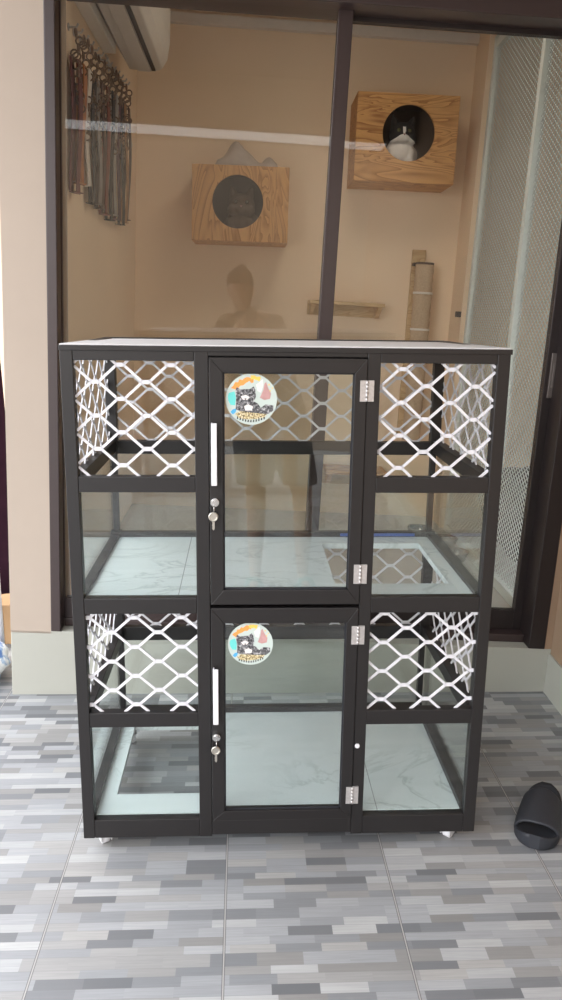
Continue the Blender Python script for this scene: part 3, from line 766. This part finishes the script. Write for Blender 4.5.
# ------------------------------------------------------------------ things at the left edge, behind the column
b = MB(); b.sphere((-.555,1.00,.075), (.085,.11,.08), 22, 14)
for v in b.bm.verts: v.co += Vector((.008*math.sin(v.co.z*90+v.co.y*40), .008*math.sin(v.co.x*80), .006*math.sin(v.co.x*70+v.co.y*60))); v.co.z = max(.001, v.co.z)
m_, nt, out = newmat('blue_white_bag'); n_ = N(nt); tc_ = n_.n('ShaderNodeTexCoord').outputs['Object']
no_ = n_.n('ShaderNodeTexNoise', {'Vector':tc_, 'Scale':22., 'Detail':3.}).outputs[0]
pbsdf(n_, out, n_.ramp(no_, [(.42,(.10,.22,.55)),(.5,(.42,.55,.75)),(.56,(.85,.87,.9))]), .35)
tag(b.build('plastic_bag', m_), 'blue and white plastic bag on the floor behind the wall column', 'bag')
b = MB(); b.box(-.72,-.50,1.32,1.56,0,.17); b.box(-.64,-.58,1.316,1.32,.0,.17)
tag(b.build('cardboard_box', plain('cardboard', (.40,.25,.13), .8), bevel=.004), 'brown cardboard box behind the blue and white plastic bag', 'box')
rk = empty('clothes_rack', loc=(-.75,1.30,0))
b = MB(); b.tube([(.222,-.18,0),(.222,-.18,1.41)], .011, 12); b.tube([(-.5,-.18,0),(-.5,-.18,1.41)], .011, 12); b.tube([(-.5,-.18,1.41),(.222,-.18,1.41)], .011, 12); b.tube([(-.5,-.18,.18),(.222,-.18,.18)], .008, 12)
b.build('rack_frame', M['white_plastic'], rk)
tag(rk, 'white tubular clothes rack standing at the photo\'s left edge', 'rack')
b = MB(); n = 40
for k in range(n):
    pass
A = []
for j in range(9):
    z = 1.395 - 1.13*j/8; row = []
    for k in range(n):
        t = 2*PI*k/n; w = .17+.03*j/8; row.append(b.bm.verts.new((-.665+math.cos(t)*w, 1.215+math.sin(t)*(.035+.012*math.sin(t*6+j*.3)), z)))
    A.append(row)
for a, c in zip(A, A[1:]):
    for k in range(n): b.face([a[k], a[(k+1)%n], c[(k+1)%n], c[k]], True)
b.face(A[0]); b.face(A[-1][::-1])
tag(b.build('garment', plain('dark_plum_fabric', (.030,.011,.020), .9, 0, .1, .3, 20)), 'dark plum garment hanging on the white clothes rack', 'garment')

# ------------------------------------------------------------------ the photographer (seen as a reflection in the glass)
def skin_mesh(name, verts, edges, radii, root_i, mat, parent, off, sub=2):
    me = bpy.data.meshes.new(name); me.from_pydata([Vector(v)-Vector(off) for v in verts], edges, [])
    o = bpy.data.objects.new(name, me); COL.objects.link(o); o.parent = parent; me.materials.append(mat)
    md = o.modifiers.new('skin', 'SKIN'); md.use_smooth_shade = True
    for i, r in enumerate(radii):
        sv = me.skin_vertices[0].data[i]; rr = r if isinstance(r, tuple) else (r, r); sv.radius = rr; sv.use_root = (i == root_i)
    s = o.modifiers.new('sub', 'SUBSURF'); s.levels = sub; s.render_levels = sub
    return o
FEET = (.585, -2.03, 0)
per = empty('person', loc=FEET)
tag(per, 'person in a dark shirt and shorts photographing the cage, reflected in the window glass', 'person')
PH = CAM - fw*.012                                   # phone just behind the lens
hl = PH - rt2*.062 - up2*.060 - fw*.02; hr = PH + rt2*.062 - up2*.060 - fw*.02
V = []; E = []; Rr = []
def add(p, r, frm=None):
    V.append(tuple(p)); Rr.append(r)
    if frm is not None: E.append((frm, len(V)-1))
    return len(V)-1
pel = add((.525,-2.05,.90), (.135,.105)); wai = add((.495,-2.055,1.03), (.115,.090), pel); che = add((.445,-2.06,1.17), (.132,.10), wai); upc = add((.40,-2.06,1.300), (.115,.082), che)
nk = add((.365,-2.055,1.352), .048, upc); nk2 = add((.348,-2.045,1.385), .050, nk)
hd1 = add((.335,-2.02,1.420), (.068,.078), nk2); hd2 = add((.325,-2.02,1.492), (.081,.096), hd1); hd3 = add((.322,-2.03,1.560), (.073,.086), hd2)
HANDS = {}
for sx, hand in ((-1, hl), (1, hr)):
    sh_ = add((.395+sx*.150,-2.06,1.285), .055, upc); ar = add((.395+sx*.208,-2.04,1.17), .047, sh_); el = add((.40+sx*.222,-2.0,1.035), .038, ar)
    fa = add(Vector((.395+sx*.205,-1.98,1.05)).lerp(hand, .35), .035, el); wr = add(Vector((.395+sx*.20,-1.98,1.05)).lerp(hand, .80), .024, fa)
    pm = add(hand + Vector((sx*.012,-.030,-.022)), (.030,.020), wr); HANDS[sx] = pm
    base = Vector(V[pm])
    for k in range(4):                                  # fingers reach behind the phone's edge
        u = -k*.019+.026; ln = (.034,.038,.036,.028)[k]
        a = add(base + up2*(u) + rt2*(-sx*.010) + fw*.020, .0088, pm)
        c_ = add(Vector(V[a]) + fw*.022 - rt2*sx*(ln*.35) , .0080, a); add(Vector(V[c_]) - rt2*sx*ln*.75 + fw*.0, .0070, c_)
    a = add(base + up2*.018 - rt2*sx*.020 - fw*.002, .0105, pm); c_ = add(Vector(V[a]) + up2*.030 - rt2*sx*.010, .0092, a); add(Vector(V[c_]) + up2*.022 - rt2*sx*.012, .0078, c_)
for sx in (-1, 1):
    hp = add((.530+sx*.088,-2.05,.835), .088, pel); th = add((.56+sx*.105,-2.035,.64), .073, hp); kn = add((.58+sx*.115,-2.02,.465), .053, th)
    cf = add((.585+sx*.117,-2.045,.32), .052, kn); an = add((.585+sx*.12,-2.045,.085), .034, cf); he = add((.585+sx*.12,-2.055,.045), .030, an)
    ba = add((.585+sx*.13,-1.955,.033), (.036,.024), he); add((.585+sx*.133,-1.885,.024), (.030,.016), ba)
skin_mesh('body', V, E, Rr, 0, M['skin'], per, FEET)
hair = MB(); hair.sphere((.322,-2.075,1.545), (.096,.098,.102), 24, 16); hair.sphere((.322,-2.035,1.586), (.086,.105,.062), 20, 12); hair.sphere((.335,-2.06,1.640), (.036,.038,.034), 16, 10)
hair.build('hair', M['hair'], per, FEET)
nz = MB(); nz.tube([(.327,-1.929,1.505),(.328,-1.916,1.475),(.329,-1.912,1.462)], [.006,.010,.013], 10); nz.build('nose', M['skin'], per, FEET)
for sx in (-1, 1):
    MB().sphere((.327+sx*.030,-1.932,1.500), (.011,.006,.006), 12, 8).build('eye', plain('eye_dark', (.05,.04,.035), .2), per, FEET)
    MB().sphere((.327+sx*.088,-2.025,1.485), (.010,.022,.032), 14, 10).build('ear', M['skin'], per, FEET)
MB().sphere((.330,-1.930,1.434), (.020,.007,.005), 14, 8).build('mouth', plain('lips', (.30,.13,.11), .4), per, FEET)
def ellipse_tube(b, rings, n=28):
    """closed loft through (centre, rx, ry, axis) ellipses"""
    R_ = []
    for c, rx, ry, ax in rings:
        ax = Vector(ax).normalized(); x = Vector((0,1,0)).cross(ax).normalized(); y = ax.cross(x).normalized()
        R_.append([b.bm.verts.new(Vector(c) + x*(rx*math.cos(2*PI*k/n)) + y*(ry*math.sin(2*PI*k/n))) for k in range(n)])
    for a, c in zip(R_, R_[1:]):
        for k in range(n): b.face([a[k], a[(k+1)%n], c[(k+1)%n], c[k]], True)
    b.face(R_[0]); b.face(R_[-1][::-1])
def cloth_part(b, name, mat):
    o = b.build(name, mat, per, FEET)
    r = o.modifiers.new('remesh', 'REMESH'); r.mode = 'VOXEL'; r.voxel_size = .010; r.use_smooth_shade = True
    m_ = o.modifiers.new('smooth', 'SMOOTH'); m_.factor = .5; m_.iterations = 5; return o
b = MB(); Z = (0,0,1)
ellipse_tube(b, [((.535,-2.05,.80),.200,.150,Z),((.520,-2.05,.90),.185,.142,Z),((.495,-2.055,1.03),.168,.130,Z),((.445,-2.06,1.17),.182,.138,Z),((.405,-2.06,1.275),.180,.120,Z),((.385,-2.06,1.325),.130,.095,Z),((.372,-2.058,1.358),.075,.070,Z)])
for sx in (-1, 1): ellipse_tube(b, [((.395+sx*.11,-2.06,1.285),.075,.085,(sx*.8,0,-.5)),((.395+sx*.165,-2.055,1.27),.075,.080,(sx*.7,0,-.7)),((.395+sx*.20,-2.045,1.20),.070,.074,(sx*.3,0,-1)),((.395+sx*.218,-2.03,1.12),.070,.074,(sx*.15,0,-1))])
cloth_part(b, 'shirt', M['shirt'])
b = MB(); ellipse_tube(b, [((.530,-2.05,.76),.178,.128,Z),((.525,-2.05,.93),.172,.128,Z)])
for sx in (-1, 1): ellipse_tube(b, [((.530+sx*.085,-2.05,.86),.092,.115,Z),((.545+sx*.095,-2.04,.73),.100,.112,Z),((.57+sx*.110,-2.03,.53),.094,.100,Z)])
cloth_part(b, 'shorts', M['shorts'])
for sx in (-1, 1):
    so = MB()
    cx_ = .585+sx*.128
    poly = [(cx_+.046*math.cos(t)*(1 if math.sin(t) > 0 else .82), -1.975+.128*math.sin(t)) for t in [2*PI*k/24 for k in range(24)]]
    so.prism(poly, .001, .016, 'xy')
    so.tube([(cx_-.044,-1.95,.012),(cx_-.026,-1.935,.058),(cx_,-1.93,.066),(cx_+.026,-1.935,.058),(cx_+.044,-1.95,.012)], .012, 10)
    so.build('sandal', plain('teal_rubber', (.16,.46,.44), .5), per, FEET)
ph = MB(); mt = Matrix.Translation(PH) @ CR.to_4x4()
ph.box(-.037, .037, -.125, .030, .0, .008, mt)
tag(ph.build('smartphone', M['phone'], off=PH, loc=PH, bevel=.002), 'black smartphone held up by the person in the reflection', 'phone')

# ------------------------------------------------------------------ daylight
wd = bpy.data.worlds.new('sky'); SC.world = wd; wd.use_nodes = True; nt = wd.node_tree; nt.nodes.clear(); n = N(nt)
tc = n.n('ShaderNodeTexCoord').outputs['Generated']; z = n.n('ShaderNodeSeparateXYZ', {0:tc}).outputs[2]
c = n.ramp(n.m('MULTIPLY_ADD', z, .5, .5), [(0,(.30,.29,.28)),(.495,(.34,.33,.32)),(.505,(1.0,1.0,1.0)),(.62,(1.0,1.0,1.02)),(1,(.95,.98,1.05))])
bg = n.n('ShaderNodeBackground', {'Color':c, 'Strength':4.65}); wo = n.n('ShaderNodeOutputWorld'); nt.links.new(bg.outputs[0], wo.inputs[0])
def area(name, loc, target, size, power, col):
    l = bpy.data.lights.new(name, 'AREA'); l.shape = 'RECTANGLE'; l.size, l.size_y = size; l.energy = power; l.color = col
    o = bpy.data.objects.new(name, l); COL.objects.link(o); o.location = loc
    o.rotation_euler = (Vector(target)-Vector(loc)).to_track_quat('-Z', 'Y').to_euler(); return o

vs = SC.view_settings; vs.view_transform = 'Standard'; vs.look = 'None'; vs.gamma = 1; vs.use_curve_mapping = False; vs.exposure = .35
SC.cycles.max_bounces = 14; SC.cycles.transparent_max_bounces = 40; SC.cycles.use_denoising = True
SC.cycles.diffuse_bounces = 6; SC.cycles.glossy_bounces = 6
